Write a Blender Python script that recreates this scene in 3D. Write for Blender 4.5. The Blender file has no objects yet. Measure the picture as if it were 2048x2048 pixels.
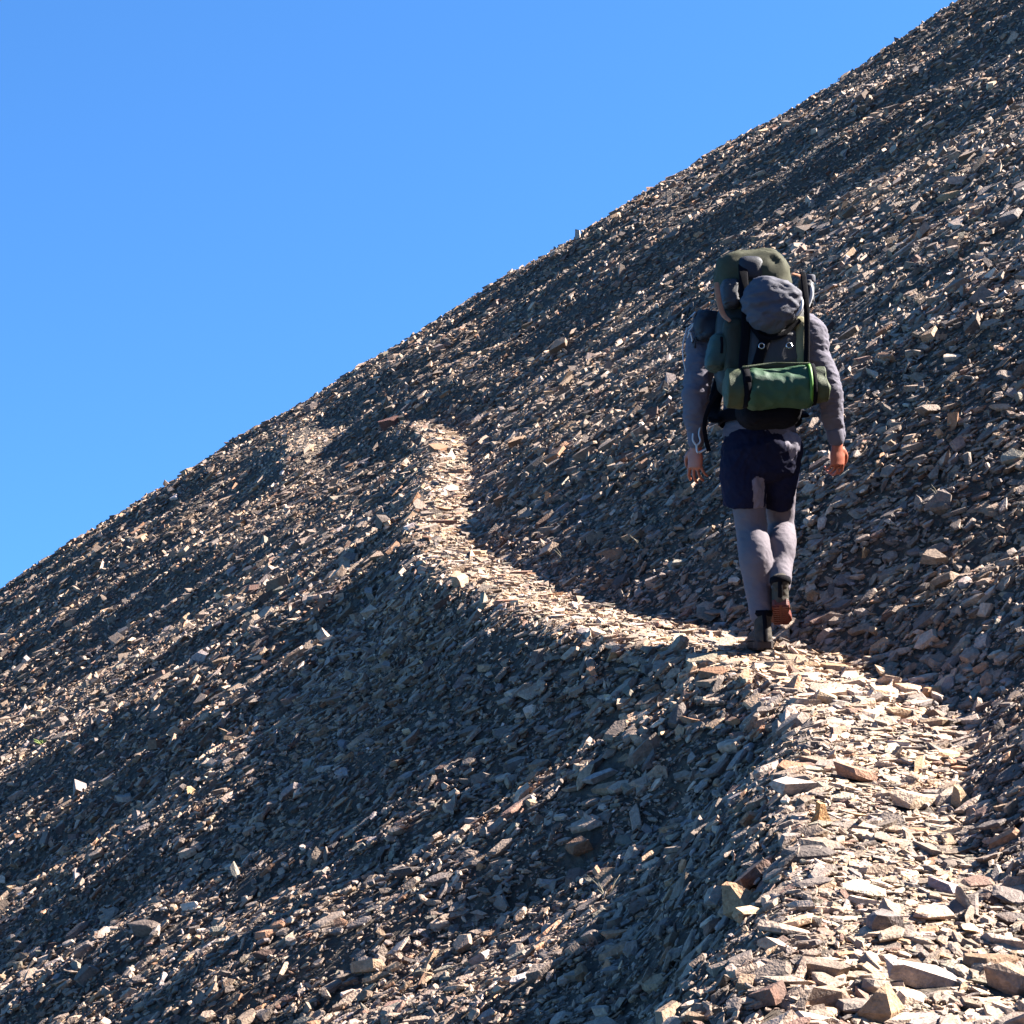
import bpy, bmesh, math, random
import numpy as np
from mathutils import Vector, Matrix

C = bpy.context.scene.collection
R = math.radians

# ------------------------------------------------------------------ camera
F_PX = 3555.0 / 2048.0                      # focal length in picture widths
GRADE = R(12.0)                             # the trail climbs away from the camera
cam_data = bpy.data.cameras.new("camera")
cam_data.sensor_width = 36.0
cam_data.lens = 36.0 * F_PX
cam_data.clip_start = 0.1
cam_data.clip_end = 3000
cam = bpy.data.objects.new("camera", cam_data)
cam.location = (0, 0, 0)
cam.rotation_euler = (R(90 - 6.10) + GRADE, 0, 0)
C.objects.link(cam)
bpy.context.scene.camera = cam

# ------------------------------------------------------------------ sky, sun, exposure
SUN_EL, SUN_AZ = R(40.9), R(6.0)           # azimuth measured from +x towards +y
sx, sy, sz = math.cos(SUN_EL) * math.cos(SUN_AZ), math.cos(SUN_EL) * math.sin(SUN_AZ), math.sin(SUN_EL)
world = bpy.data.worlds.new("World")
bpy.context.scene.world = world
world.use_nodes = True
nt = world.node_tree
bg = nt.nodes["Background"]
sky = nt.nodes.new("ShaderNodeTexSky")
sky.sky_type = 'NISHITA'
sky.sun_disc = False
sky.sun_elevation = SUN_EL
sky.sun_rotation = math.atan2(sx, sy)
sky.altitude = 3200
sky.air_density = 1.0
sky.dust_density = 0.0
sky.ozone_density = 3.0
# seen from high on a mountain the sky stays deep down to the horizon: look the sky up a little higher than the ray points
tcw = nt.nodes.new("ShaderNodeTexCoord")
addw = nt.nodes.new("ShaderNodeVectorMath"); addw.operation = 'ADD'; addw.inputs[1].default_value = (0, 0, 0.30)
nrw = nt.nodes.new("ShaderNodeVectorMath"); nrw.operation = 'NORMALIZE'
nt.links.new(tcw.outputs["Generated"], addw.inputs[0]); nt.links.new(addw.outputs[0], nrw.inputs[0]); nt.links.new(nrw.outputs[0], sky.inputs[0])
tint = nt.nodes.new("ShaderNodeVectorMath"); tint.operation = 'MULTIPLY'; tint.inputs[1].default_value = (.51, .93, 1.20)
nt.links.new(sky.outputs[0], tint.inputs[0])
nt.links.new(tint.outputs[0], bg.inputs[0])
bg.inputs[1].default_value = 0.05
sun = bpy.data.lights.new("sun", 'SUN')
sun.energy = 5.0
sun.angle = R(0.53)
sun.color = (1.0, 0.93, 0.86)
sun_o = bpy.data.objects.new("sun", sun)
sun_o.rotation_euler = Vector((sx, sy, sz)).to_track_quat('Z', 'Y').to_euler()
C.objects.link(sun_o)
vs = bpy.context.scene.view_settings
vs.view_transform = 'Standard'
vs.look = 'None'
vs.gamma = 1
vs.exposure = 2.8
bpy.context.scene.cycles.max_bounces = 4
bpy.context.scene.cycles.diffuse_bounces = 2

# ------------------------------------------------------------------ terrain functions (hill frame: x across, y along the trail, z up from it)
_rng = np.random.RandomState(7)
_perm = np.arange(512); _rng.shuffle(_perm); _perm = np.concatenate([_perm, _perm, _perm])
_ang = _rng.rand(512) * 2 * np.pi
_gx, _gy = np.cos(_ang), np.sin(_ang)


def perlin(x, y):
    x = np.asarray(x, float); y = np.asarray(y, float)
    xi = np.floor(x).astype(int); yi = np.floor(y).astype(int)
    fx, fy = x - xi, y - yi
    u = fx * fx * fx * (fx * (fx * 6 - 15) + 10); v = fy * fy * fy * (fy * (fy * 6 - 15) + 10)

    def g(ix, iy, dx, dy):
        h = _perm[(_perm[ix & 511] + iy) & 511]
        return _gx[h] * dx + _gy[h] * dy
    a = g(xi, yi, fx, fy); b = g(xi + 1, yi, fx - 1, fy)
    c = g(xi, yi + 1, fx, fy - 1); d = g(xi + 1, yi + 1, fx - 1, fy - 1)
    return ((a + (b - a) * u) + ((c + (d - c) * u) - (a + (b - a) * u)) * v) * 1.5


def sstep(t, a, b):
    t = np.clip((t - a) / (b - a), 0, 1)
    return t * t * (3 - 2 * t)


_cy = np.array([-400, -20, -3, 0, 2, 3.3, 3.94, 4.45, 4.76, 5.11, 5.52, 6.0, 6.49, 7.16, 7.89, 8.13, 8.66, 9.34, 10.2, 11.3, 12.37, 14.4, 18.3,
                22.0, 24.5, 27, 29.5, 32, 34.5, 38, 44, 52, 70, 120, 400])
_cx = np.array([-300, -6, -0.6, 0.1, 0.6, .88, .95, 1.034, 1.05, 1.087, 1.16, 1.29, 1.40, 1.34, 1.06, .86, .477, .20, -.04, -.315, -.466, -.52, -.61,
                -.72, -1.0, -2.1, -3.1, -3.75, -3.6, -2.4, 2.5, 12, 45, 160, 900])
_yy = np.arange(-60, 130, 0.05)
_cc = np.interp(_yy, _cy, _cx)


def _smooth(a, s):
    k = np.exp(-0.5 * (np.arange(-4 * s, 4 * s + 0.001, 0.05) / s) ** 2); k /= k.sum()
    n = len(k) // 2
    return np.convolve(np.pad(a, n, mode='edge'), k, mode='valid')[:len(a)]


_c_path = _smooth(_cc, 0.28)
_c_wide = _smooth(_cc, 1.7)
SLOPE = 0.61
TRAIL_Z = -1.5


def c_path(y):
    y = np.asarray(y, float)
    return np.where((y > -59) & (y < 129), np.interp(y, _yy, _c_path), np.interp(y, _cy, _cx))


def c_wide(y):
    y = np.asarray(y, float)
    return np.where((y > -59) & (y < 129), np.interp(y, _yy, _c_wide), np.interp(y, _cy, _cx))


def half_width(y):
    return 0.245 - 0.045 * sstep(np.asarray(y), 8.6, 10.5) + 0.04 * perlin(np.asarray(y) * 0.9, np.zeros_like(y) + 3.3) + 0.05 * perlin(np.asarray(y) * 3.1, np.zeros_like(y) + 8.3) + 0.05 * sstep(np.asarray(y), 9, 16) * 0 + 0.07 * sstep(-np.asarray(y), -5.2, -3.8)


def height(x, y):
    x = np.asarray(x, float); y = np.asarray(y, float)
    w = x - c_path(y)
    k = sstep(np.abs(w), 0.5, 3.0)
    we = x - (c_path(y) * (1 - k) + c_wide(y) * k)
    P = SLOPE * we
    hw = half_width(y)
    up = np.minimum(P, (0.66 + 0.12 * sstep(y, 8.5, 11.5)) * (w - hw - 0.14 * sstep(y, 5.6, 7.0) * (1 - sstep(y, 8.6, 10.0))))
    dn = np.maximum(P, 0.95 * (w + hw))
    up = np.where(up < 0, 0.0, up)
    e = np.clip(-(w + hw - 0.03), 0, None)       # the outer lip is rounded and crumbles downhill
    dn = np.maximum(P, -0.95 * np.where(e < .14, e * e / .28, e - .07))
    z = np.where(w > hw, up, np.where(w < -hw + 0.03, dn, 0.0))
    fade = sstep(y, 24.6, 27.0)                 # past the bend the trail is only a faint line
    z = z * (1 - fade) + P * fade
    m = 0.12 + 0.88 * sstep(np.abs(w), 0.22, 0.8)
    far = sstep(y, 12, 30)
    xs = x + 0.35 * y                       # ribs drift a little as they run down the fall line
    n = 0.19 * perlin(x / 7.0 + 3.1, y / 5.0 + 9.2)
    n = n + (0.155 + 0.10 * far) * perlin(x / 3.4 + 11.7, (y + 0.12 * x) / 1.25 + 5.5)
    n = n + 0.062 * perlin(x / 1.25 + 31.7, (y + 0.1 * x) / 0.55 + 15.5)
    n = n + 0.026 * perlin(x / 0.42 + 51.7, y / 0.27 + 25.5)
    n = n + 0.028 * perlin(x / 1.1 + 81.7, (y + 0.1 * x) / 0.2 + 65.5) * (1 - .5 * sstep(y, 14, 20))
    m = np.maximum(m, fade)
    Z = TRAIL_Z + z + 0.10 * sstep(y, 20, 30) + n * m + 0.015 * perlin(x / 0.5, y / 0.5) * (1 - m)
    # the shoulder where the trail leaves over the spur, flattened to catch the sun, with a hollow before it
    k = .72 * np.exp(-(((x + 3.15) / .60) ** 2 + ((y - 27.9) / 1.3) ** 2))
    Z = Z * (1 - k) + k * (-1.74 + .03 * (y - 27.9) + .04 * perlin(x * 2, y * 2))
    return Z - 0.15 * np.exp(-(((x + 2.2) / .55) ** 2 + ((y - 25.8) / .9) ** 2))


def to_world(x, y, z):
    c, s = math.cos(GRADE), math.sin(GRADE)
    return np.stack([x + 0 * y, y * c - z * s, y * s + z * c], -1)


def hill_point(x, y, lift=0.0):
    z = float(height(np.array([x]), np.array([y]))[0]) + lift
    return Vector(to_world(np.array([x]), np.array([y]), np.array([z]))[0])


def normal(x, y, e=0.05):
    """surface normals in world axes"""
    dx = (height(x + e, y) - height(x - e, y)) / (2 * e)
    dy = (height(x, y + e) - height(x, y - e)) / (2 * e)
    n = np.stack([-dx, -dy, np.ones_like(dx)], -1)
    n /= np.linalg.norm(n, axis=-1, keepdims=True)
    c, s = math.cos(GRADE), math.sin(GRADE)
    return np.stack([n[..., 0], n[..., 1] * c - n[..., 2] * s, n[..., 1] * s + n[..., 2] * c], -1)

# ------------------------------------------------------------------ materials
def new_mat(name):
    m = bpy.data.materials.new(name); m.use_nodes = True
    t = m.node_tree; b = t.nodes["Principled BSDF"]
    return m, t, b


def mat_plain(name, col, rough=0.8, spec=0.3, var=0.12, scale=30, bump=0.15, bscale=200, metal=0.0, weave=False, sheen=0.0):
    m, t, b = new_mat(name)
    tc = t.nodes.new("ShaderNodeTexCoord")
    n = t.nodes.new("ShaderNodeTexNoise"); n.inputs["Scale"].default_value = scale; n.inputs["Detail"].default_value = 4
    t.links.new(tc.outputs["Object"], n.inputs["Vector"])
    r = t.nodes.new("ShaderNodeMapRange"); r.inputs["To Min"].default_value = 1 - var * 2; r.inputs["To Max"].default_value = 1 + var * 2
    t.links.new(n.outputs["Fac"], r.inputs["Value"])
    mx = t.nodes.new("ShaderNodeVectorMath"); mx.operation = 'SCALE'; mx.inputs[0].default_value = col[:3]
    t.links.new(r.outputs[0], mx.inputs["Scale"])
    t.links.new(mx.outputs[0], b.inputs["Base Color"])
    b.inputs["Roughness"].default_value = rough
    b.inputs["Specular IOR Level"].default_value = spec
    b.inputs["Metallic"].default_value = metal
    if sheen:
        b.inputs["Sheen Weight"].default_value = sheen
    n2 = t.nodes.new("ShaderNodeTexNoise"); n2.inputs["Scale"].default_value = bscale; n2.inputs["Detail"].default_value = 3
    t.links.new(tc.outputs["Object"], n2.inputs["Vector"])
    bp = t.nodes.new("ShaderNodeBump"); bp.inputs["Strength"].default_value = bump; bp.inputs["Distance"].default_value = 0.01
    t.links.new(n2.outputs["Fac"], bp.inputs["Height"]); t.links.new(bp.outputs[0], b.inputs["Normal"])
    return m


def mat_stone(name, source):
    """shale: colour comes from the stone itself, with mineral mottling, faint bedding lines and a rough broken surface"""
    m, t, b = new_mat(name)
    N, L = t.nodes, t.links
    if source == 'attr':
        a = N.new("ShaderNodeAttribute"); a.attribute_name = "tint"
    else:
        a = N.new("ShaderNodeObjectInfo")
    g = N.new("ShaderNodeNewGeometry")
    n = N.new("ShaderNodeTexNoise"); n.inputs["Scale"].default_value = 55; n.inputs["Detail"].default_value = 5; n.inputs["Roughness"].default_value = 0.65
    L.new(g.outputs["Position"], n.inputs["Vector"])
    r = N.new("ShaderNodeMapRange"); r.inputs["From Min"].default_value = .3; r.inputs["From Max"].default_value = .7
    r.inputs["To Min"].default_value = 0.62; r.inputs["To Max"].default_value = 1.38
    L.new(n.outputs["Fac"], r.inputs["Value"])
    mx = N.new("ShaderNodeVectorMath"); mx.operation = 'SCALE'
    L.new(a.outputs["Color"], mx.inputs[0]); L.new(r.outputs[0], mx.inputs["Scale"])
    # rusty stain in places
    n3 = N.new("ShaderNodeTexNoise"); n3.inputs["Scale"].default_value = 9; n3.inputs["Detail"].default_value = 4
    L.new(g.outputs["Position"], n3.inputs["Vector"])
    r3 = N.new("ShaderNodeMapRange"); r3.inputs["From Min"].default_value = .56; r3.inputs["From Max"].default_value = .68
    r3.inputs["To Max"].default_value = 0.3
    L.new(n3.outputs["Fac"], r3.inputs["Value"])
    mm = N.new("ShaderNodeMix"); mm.data_type = 'RGBA'; mm.blend_type = 'MULTIPLY'
    L.new(r3.outputs[0], mm.inputs["Factor"]); L.new(mx.outputs[0], mm.inputs["A"]); mm.inputs["B"].default_value = (1.15, .72, .45, 1)
    L.new(mm.outputs["Result"], b.inputs["Base Color"])
    b.inputs["Roughness"].default_value = 0.82
    b.inputs["Specular IOR Level"].default_value = 0.35
    n2 = N.new("ShaderNodeTexNoise"); n2.inputs["Scale"].default_value = 110; n2.inputs["Detail"].default_value = 4
    L.new(g.outputs["Position"], n2.inputs["Vector"])
    bp = N.new("ShaderNodeBump"); bp.inputs["Strength"].default_value = 0.8; bp.inputs["Distance"].default_value = 0.007
    L.new(n2.outputs["Fac"], bp.inputs["Height"]); L.new(bp.outputs[0], b.inputs["Normal"])
    return m


M_SCREE = mat_stone("shale_stones", 'attr')
M_ROCK = mat_stone("shale_rock", 'object')


def mat_ground(name):
    m, t, b = new_mat(name)
    N, L = t.nodes, t.links
    g = N.new("ShaderNodeNewGeometry")
    v = N.new("ShaderNodeTexVoronoi"); v.inputs["Scale"].default_value = 26
    n = N.new("ShaderNodeTexNoise"); n.inputs["Scale"].default_value = 14; n.inputs["Detail"].default_value = 8; n.inputs["Roughness"].default_value = .75
    L.new(g.outputs["Position"], v.inputs["Vector"]); L.new(g.outputs["Position"], n.inputs["Vector"])
    cr = N.new("ShaderNodeValToRGB")
    cr.color_ramp.elements[0].position = .3; cr.color_ramp.elements[0].color = (.026, .018, .012, 1)
    cr.color_ramp.elements[1].position = .75; cr.color_ramp.elements[1].color = (.105, .075, .050, 1)
    L.new(n.outputs["Fac"], cr.inputs["Fac"])
    L.new(cr.outputs[0], b.inputs["Base Color"])
    b.inputs["Roughness"].default_value = .9
    ad = N.new("ShaderNodeMath"); ad.operation = 'ADD'
    L.new(v.outputs["Distance"], ad.inputs[0]); L.new(n.outputs["Fac"], ad.inputs[1])
    bp = N.new("ShaderNodeBump"); bp.inputs["Strength"].default_value = 1.0; bp.inputs["Distance"].default_value = 0.03
    L.new(ad.outputs[0], bp.inputs["Height"]); L.new(bp.outputs[0], b.inputs["Normal"])
    return m


M_GROUND = mat_ground("fine_scree_grit")

# ------------------------------------------------------------------ the hillside sheet
def np_mesh(name, verts, faces_flat, loop_tot, mat, tint=None, smooth=False):
    me = bpy.data.meshes.new(name)
    nf = len(loop_tot)
    me.vertices.add(len(verts)); me.vertices.foreach_set("co", np.ascontiguousarray(verts, dtype=np.float32).ravel())
    me.loops.add(len(faces_flat)); me.loops.foreach_set("vertex_index", np.ascontiguousarray(faces_flat, dtype=np.int32))
    me.polygons.add(nf)
    ls = np.zeros(nf, np.int32); ls[1:] = np.cumsum(loop_tot)[:-1]
    me.polygons.foreach_set("loop_start", ls)
    me.polygons.foreach_set("use_smooth", np.full(nf, bool(smooth)))
    if tint is not None:
        at = me.attributes.new("tint", 'FLOAT_COLOR', 'POINT')
        at.data.foreach_set("color", np.ascontiguousarray(tint, dtype=np.float32).ravel())
    me.update(calc_edges=True)
    if mat: me.materials.append(mat)
    return me


def axis(lo, hi, fine, dlo, dhi, grow=1.12):
    a = list(np.arange(dlo, dhi, fine))
    s = fine
    x = a[0]
    left = []
    while x > lo:
        s *= grow; x -= s; left.append(x)
    s = fine; x = a[-1]; right = []
    while x < hi:
        s *= grow; x += s; right.append(x)
    return np.array(left[::-1] + a + right)


ax = axis(-220, 220, 0.075, -13, 15)
ay = axis(-120, 240, 0.075, 1.0, 37)
X, Y = np.meshgrid(ax, ay)
cutoff = np.exp(-np.maximum(0, np.abs(X) - 60) / 200)
Z = height(X, Y)
P = to_world(X, Y, Z).reshape(-1, 3)
nx, ny = len(ax), len(ay)
idx = np.arange(nx * ny).reshape(ny, nx)
q = np.stack([idx[:-1, :-1], idx[:-1, 1:], idx[1:, 1:], idx[1:, :-1]], -1).reshape(-1, 4)
me = np_mesh("hillside", P, q.ravel(), np.full(len(q), 4), M_GROUND, smooth=True)
hill = bpy.data.objects.new("hillside", me); C.objects.link(hill)
hill["kind"] = "structure"


# ------------------------------------------------------------------ stone shapes
def template(rs, n, chip=0, flat=0.3):
    """an angular split shard, unit length along x, as triangles"""
    bm = bmesh.new()
    k = n
    ang = np.sort((np.arange(k) + rs.uniform(-.38, .38, k)) / k * 2 * np.pi)
    rad = rs.uniform(.72, 1.08, k)
    w = rs.uniform(.5, .9)
    px, py = np.cos(ang) * rad * .5, np.sin(ang) * rad * .5 * w
    ta, tb = rs.uniform(-.35, .35, 2)
    sh = rs.uniform(-.1, .1, 2)
    for i in range(k):
        zt = flat * .5 * (1 + ta * px[i] * 2 + tb * py[i] * 2 + rs.uniform(-.12, .12))
        zb = -flat * .5 * (1 + rs.uniform(-.2, .3))
        s1, s2 = rs.uniform(.72, 1.0), rs.uniform(.75, 1.0)
        bm.verts.new((px[i] * s1 + sh[0], py[i] * s1 + sh[1], zt))
        bm.verts.new((px[i] * s2, py[i] * s2, zb))
        if chip:
            bm.verts.new((px[i] * 1.04, py[i] * 1.04, flat * rs.uniform(-.25, .3)))
    r = bmesh.ops.convex_hull(bm, input=bm.verts)
    bmesh.ops.delete(bm, geom=[v for v in bm.verts if not v.link_faces], context='VERTS')
    bmesh.ops.triangulate(bm, faces=bm.faces)
    bm.verts.index_update(); bm.verts.ensure_lookup_table()
    V = np.array([v.co[:] for v in bm.verts]); F = np.array([[v.index for v in f.verts] for f in bm.faces])
    bm.free()
    return V, F


rs = np.random.RandomState(11)
T_LOW = [template(rs, rs.choice([3, 4, 4, 5]), 0, rs.uniform(.22, .6)) for _ in range(36)]
T_HIGH = [template(rs, rs.choice([4, 5, 5, 6]), 1, rs.uniform(.2, .5)) for _ in range(30)]

PALETTE = np.array([(.335, .290, .245), (.375, .330, .285), (.270, .245, .225), (.210, .195, .190), (.430, .375, .320),
                    (.420, .330, .235), (.390, .250, .165), (.225, .155, .130), (.300, .285, .300), (.255, .260, .225), (.540, .490, .440)])
PAL_W = np.array([.20, .17, .17, .12, .09, .07, .035, .05, .05, .035, .01]); PAL_W /= PAL_W.sum()


def pick_colours(rs, x, y, trail):
    n = len(x)
    c = PALETTE[rs.choice(len(PALETTE), n, p=PAL_W)].copy()
    c *= np.exp(rs.normal(0, .27, n))[:, None]
    p = perlin(x / 2.2 + 70, y / 1.1 + 40)
    c *= (1 + .22 * p)[:, None]
    r = perlin(x / 1.5 + 7, y / .9 + 90)
    c[:, 2] *= 1 - .12 * np.clip(r, 0, 1) - .05 * trail
    c[:, 0] *= 1 + .08 * np.clip(r, 0, 1)
    c *= (.465 + .175 * trail)[:, None] * np.array([1.09, .91, .79])          # dusty, freshly broken stone where it is walked on; sunlight painted in at the far shoulder
    return np.clip(c, .02, .72)


def frames(nrm, yaw, tilt_dir, tilt):
    """rotation matrices: z near the surface normal, x spun by yaw, then tipped"""
    n = nrm
    ref = np.tile(np.array([1.0, 0, 0]), (len(n), 1))
    t = ref - (ref * n).sum(-1, keepdims=True) * n
    t /= np.linalg.norm(t, axis=-1, keepdims=True)
    b = np.cross(n, t)
    ctd, std = np.cos(tilt_dir)[:, None], np.sin(tilt_dir)[:, None]
    a = t * ctd + b * std
    ct, st = np.cos(tilt)[:, None], np.sin(tilt)[:, None]
    z = n * ct + a * st
    cy_, sy_ = np.cos(yaw)[:, None], np.sin(yaw)[:, None]
    xx = t * cy_ + b * sy_
    xx = xx - (xx * z).sum(-1, keepdims=True) * z
    xx /= np.linalg.norm(xx, axis=-1, keepdims=True)
    yy = np.cross(z, xx)
    return np.stack([xx, yy, z], -1)          # columns


def stones(rs, x, y, L, big=False):
    """one dict of arrays describing stones lying at x,y with length L"""
    n = len(x)
    w = x - c_path(y)
    trail = (1 - sstep(np.abs(w) + .16 * perlin(x * 4.1, y * 3.3), .12, .40)) * (1 - sstep(y, 24.5, 26.5))
    far_sunlit_patch = np.exp(-(((x + 3.3) / .8) ** 2 + ((y - 27.9) / 1.4) ** 2))  # sunlit look of the far shoulder, painted into the stones as extra paleness
    trail = np.maximum(trail, far_sunlit_patch * 1.5)
    nr = normal(x, y, np.maximum(.05, 0.3) if big else .05)
    nr /= np.linalg.norm(nr, axis=-1, keepdims=True)
    yaw = rs.uniform(0, 2 * np.pi, n)
    # long axes tend to lie down the slope or across it
    pref = rs.rand(n) < .72
    yaw = np.where(pref & (trail < .5), rs.normal(0, .38, n), yaw)
    tilt = np.abs(rs.normal(0, R(19), n)) * (1 - .45 * trail)
    hi = rs.rand(n) < (.10 * (1 - .6 * trail))
    tilt = np.where(hi, rs.uniform(R(25), R(75), n), tilt)
    M = frames(nr, yaw, rs.uniform(0, 2 * np.pi, n), tilt)
    th = rs.uniform(.38, .92, n) * (1 - .25 * trail)
    sc = np.stack([L * 1.12, L * rs.uniform(.42, 1.0, n), L * th], -1)
    z = height(x, y)
    P = to_world(x, y, z) + nr * (L * .05 + rs.uniform(-.012, .022, n) * (1 - .6 * trail))[:, None]
    return dict(P=P, M=M, S=sc, col=pick_colours(rs, x, y, trail), x=x, y=y, L=L, trail=trail, tilt=tilt)


def merge(d, which, T, tid):
    Vs, Fs, Cs, off = [], [], [], 0
    for k, (V, F) in enumerate(T):
        s = which[tid[which] == k]
        if not len(s): continue
        v = np.einsum('nij,nvj->nvi', d['M'][s], V[None] * d['S'][s][:, None, :]) + d['P'][s][:, None, :]
        nv = len(V)
        f = F[None] + (np.arange(len(s)) * nv)[:, None, None] + off
        Vs.append(v.reshape(-1, 3)); Fs.append(f.reshape(-1, 3)); off += nv * len(s)
        c = np.ones((len(s), nv, 4)); c[..., :3] = d['col'][s][:, None, :]
        Cs.append(c.reshape(-1, 4))
    return np.concatenate(Vs), np.concatenate(Fs), np.concatenate(Cs)


def in_view(x, y, margin):
    z = height(x, y)
    return (np.abs(x) < .288 * y + margin) & (z > -.415 * y - margin * .6) & (z < .20 * y + margin * .8 + .2)


def field(rs, y0, y1, dens, med, sig, lo, hi, margin, big=False):
    xr = .288 * y1 + margin
    n = int(dens * (y1 - y0) * 2 * xr)
    x = rs.uniform(-xr, xr, n); y = rs.uniform(y0, y1, n)
    keep = in_view(x, y, margin)
    x, y = x[keep], y[keep]
    # coarse and fine patches
    L = np.clip(np.exp(rs.normal(math.log(med), sig, len(x))) * (1 + .3 * perlin(x / 2.5 + 5, y / 1.2 + 60)), lo, hi)
    return stones(rs, x, y, L, big)


rs = np.random.RandomState(5)
near = [field(rs, 2.2, 6.5, 2100, .034, .50, .013, .13, .9), field(rs, 6.5, 11, 1250, .040, .50, .017, .15, 1.1)]
mid = [field(rs, 11, 18, 640, .047, .50, .028, .22, 1.4), field(rs, 18, 26, 420, .054, .50, .034, .24, 1.6), field(rs, 26, 34.5, 300, .062, .50, .042, .25, 2.0)]
large = [field(rs, 2.2, 12, 7, .100, .28, .075, .19, 1.2, True), field(rs, 12, 34, 3.2, .16, .33, .1, .36, 2.0, True)]


def cat(ds):
    return {k: np.concatenate([d[k] for d in ds]) for k in ds[0]}


# bigger pieces kicked flat along the nearest stretch of the trail
by = rs.uniform(2.6, 6.8, 150); bx = c_path(by) + rs.uniform(-.30, .30, 150)
large.append(stones(rs, bx, by, np.clip(np.exp(rs.normal(math.log(.085), .3, 150)), .05, .15)))
by = rs.uniform(3.3, 5.1, 50); bx = c_path(by) + rs.uniform(-.42, .36, 50)
slabs = stones(rs, bx, by, rs.uniform(.08, .155, 50))
slabs['S'][:, 2] *= .7; slabs['S'][:, 1] *= 1.25; slabs['P'][:, 2] += .012
slabs['col'] = np.clip(slabs['col'] * .97, 0, .4)
large.append(slabs)
near, mid, large = cat(near), cat(mid), cat(large)
# grit and crumbs packed into the gaps
crumbs = cat([field(rs, 2.6, 7, 3600, .015, .35, .007, .03, .4), field(rs, 7, 11, 1700, .021, .35, .011, .04, .5), field(rs, 11, 17, 700, .030, .3, .018, .05, .6)])
# small chips worked loose on the trodden trail itself
ty = np.concatenate([rs.uniform(2.4, 12, 9500), rs.uniform(12, 25.5, 6500)])
tx = c_path(ty) + rs.normal(0, .17, len(ty))
chips = stones(rs, tx, ty, np.clip(np.exp(rs.normal(math.log(.032), .42, len(ty))), .014, .10) * (1 + .25 * (ty > 12)))

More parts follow.
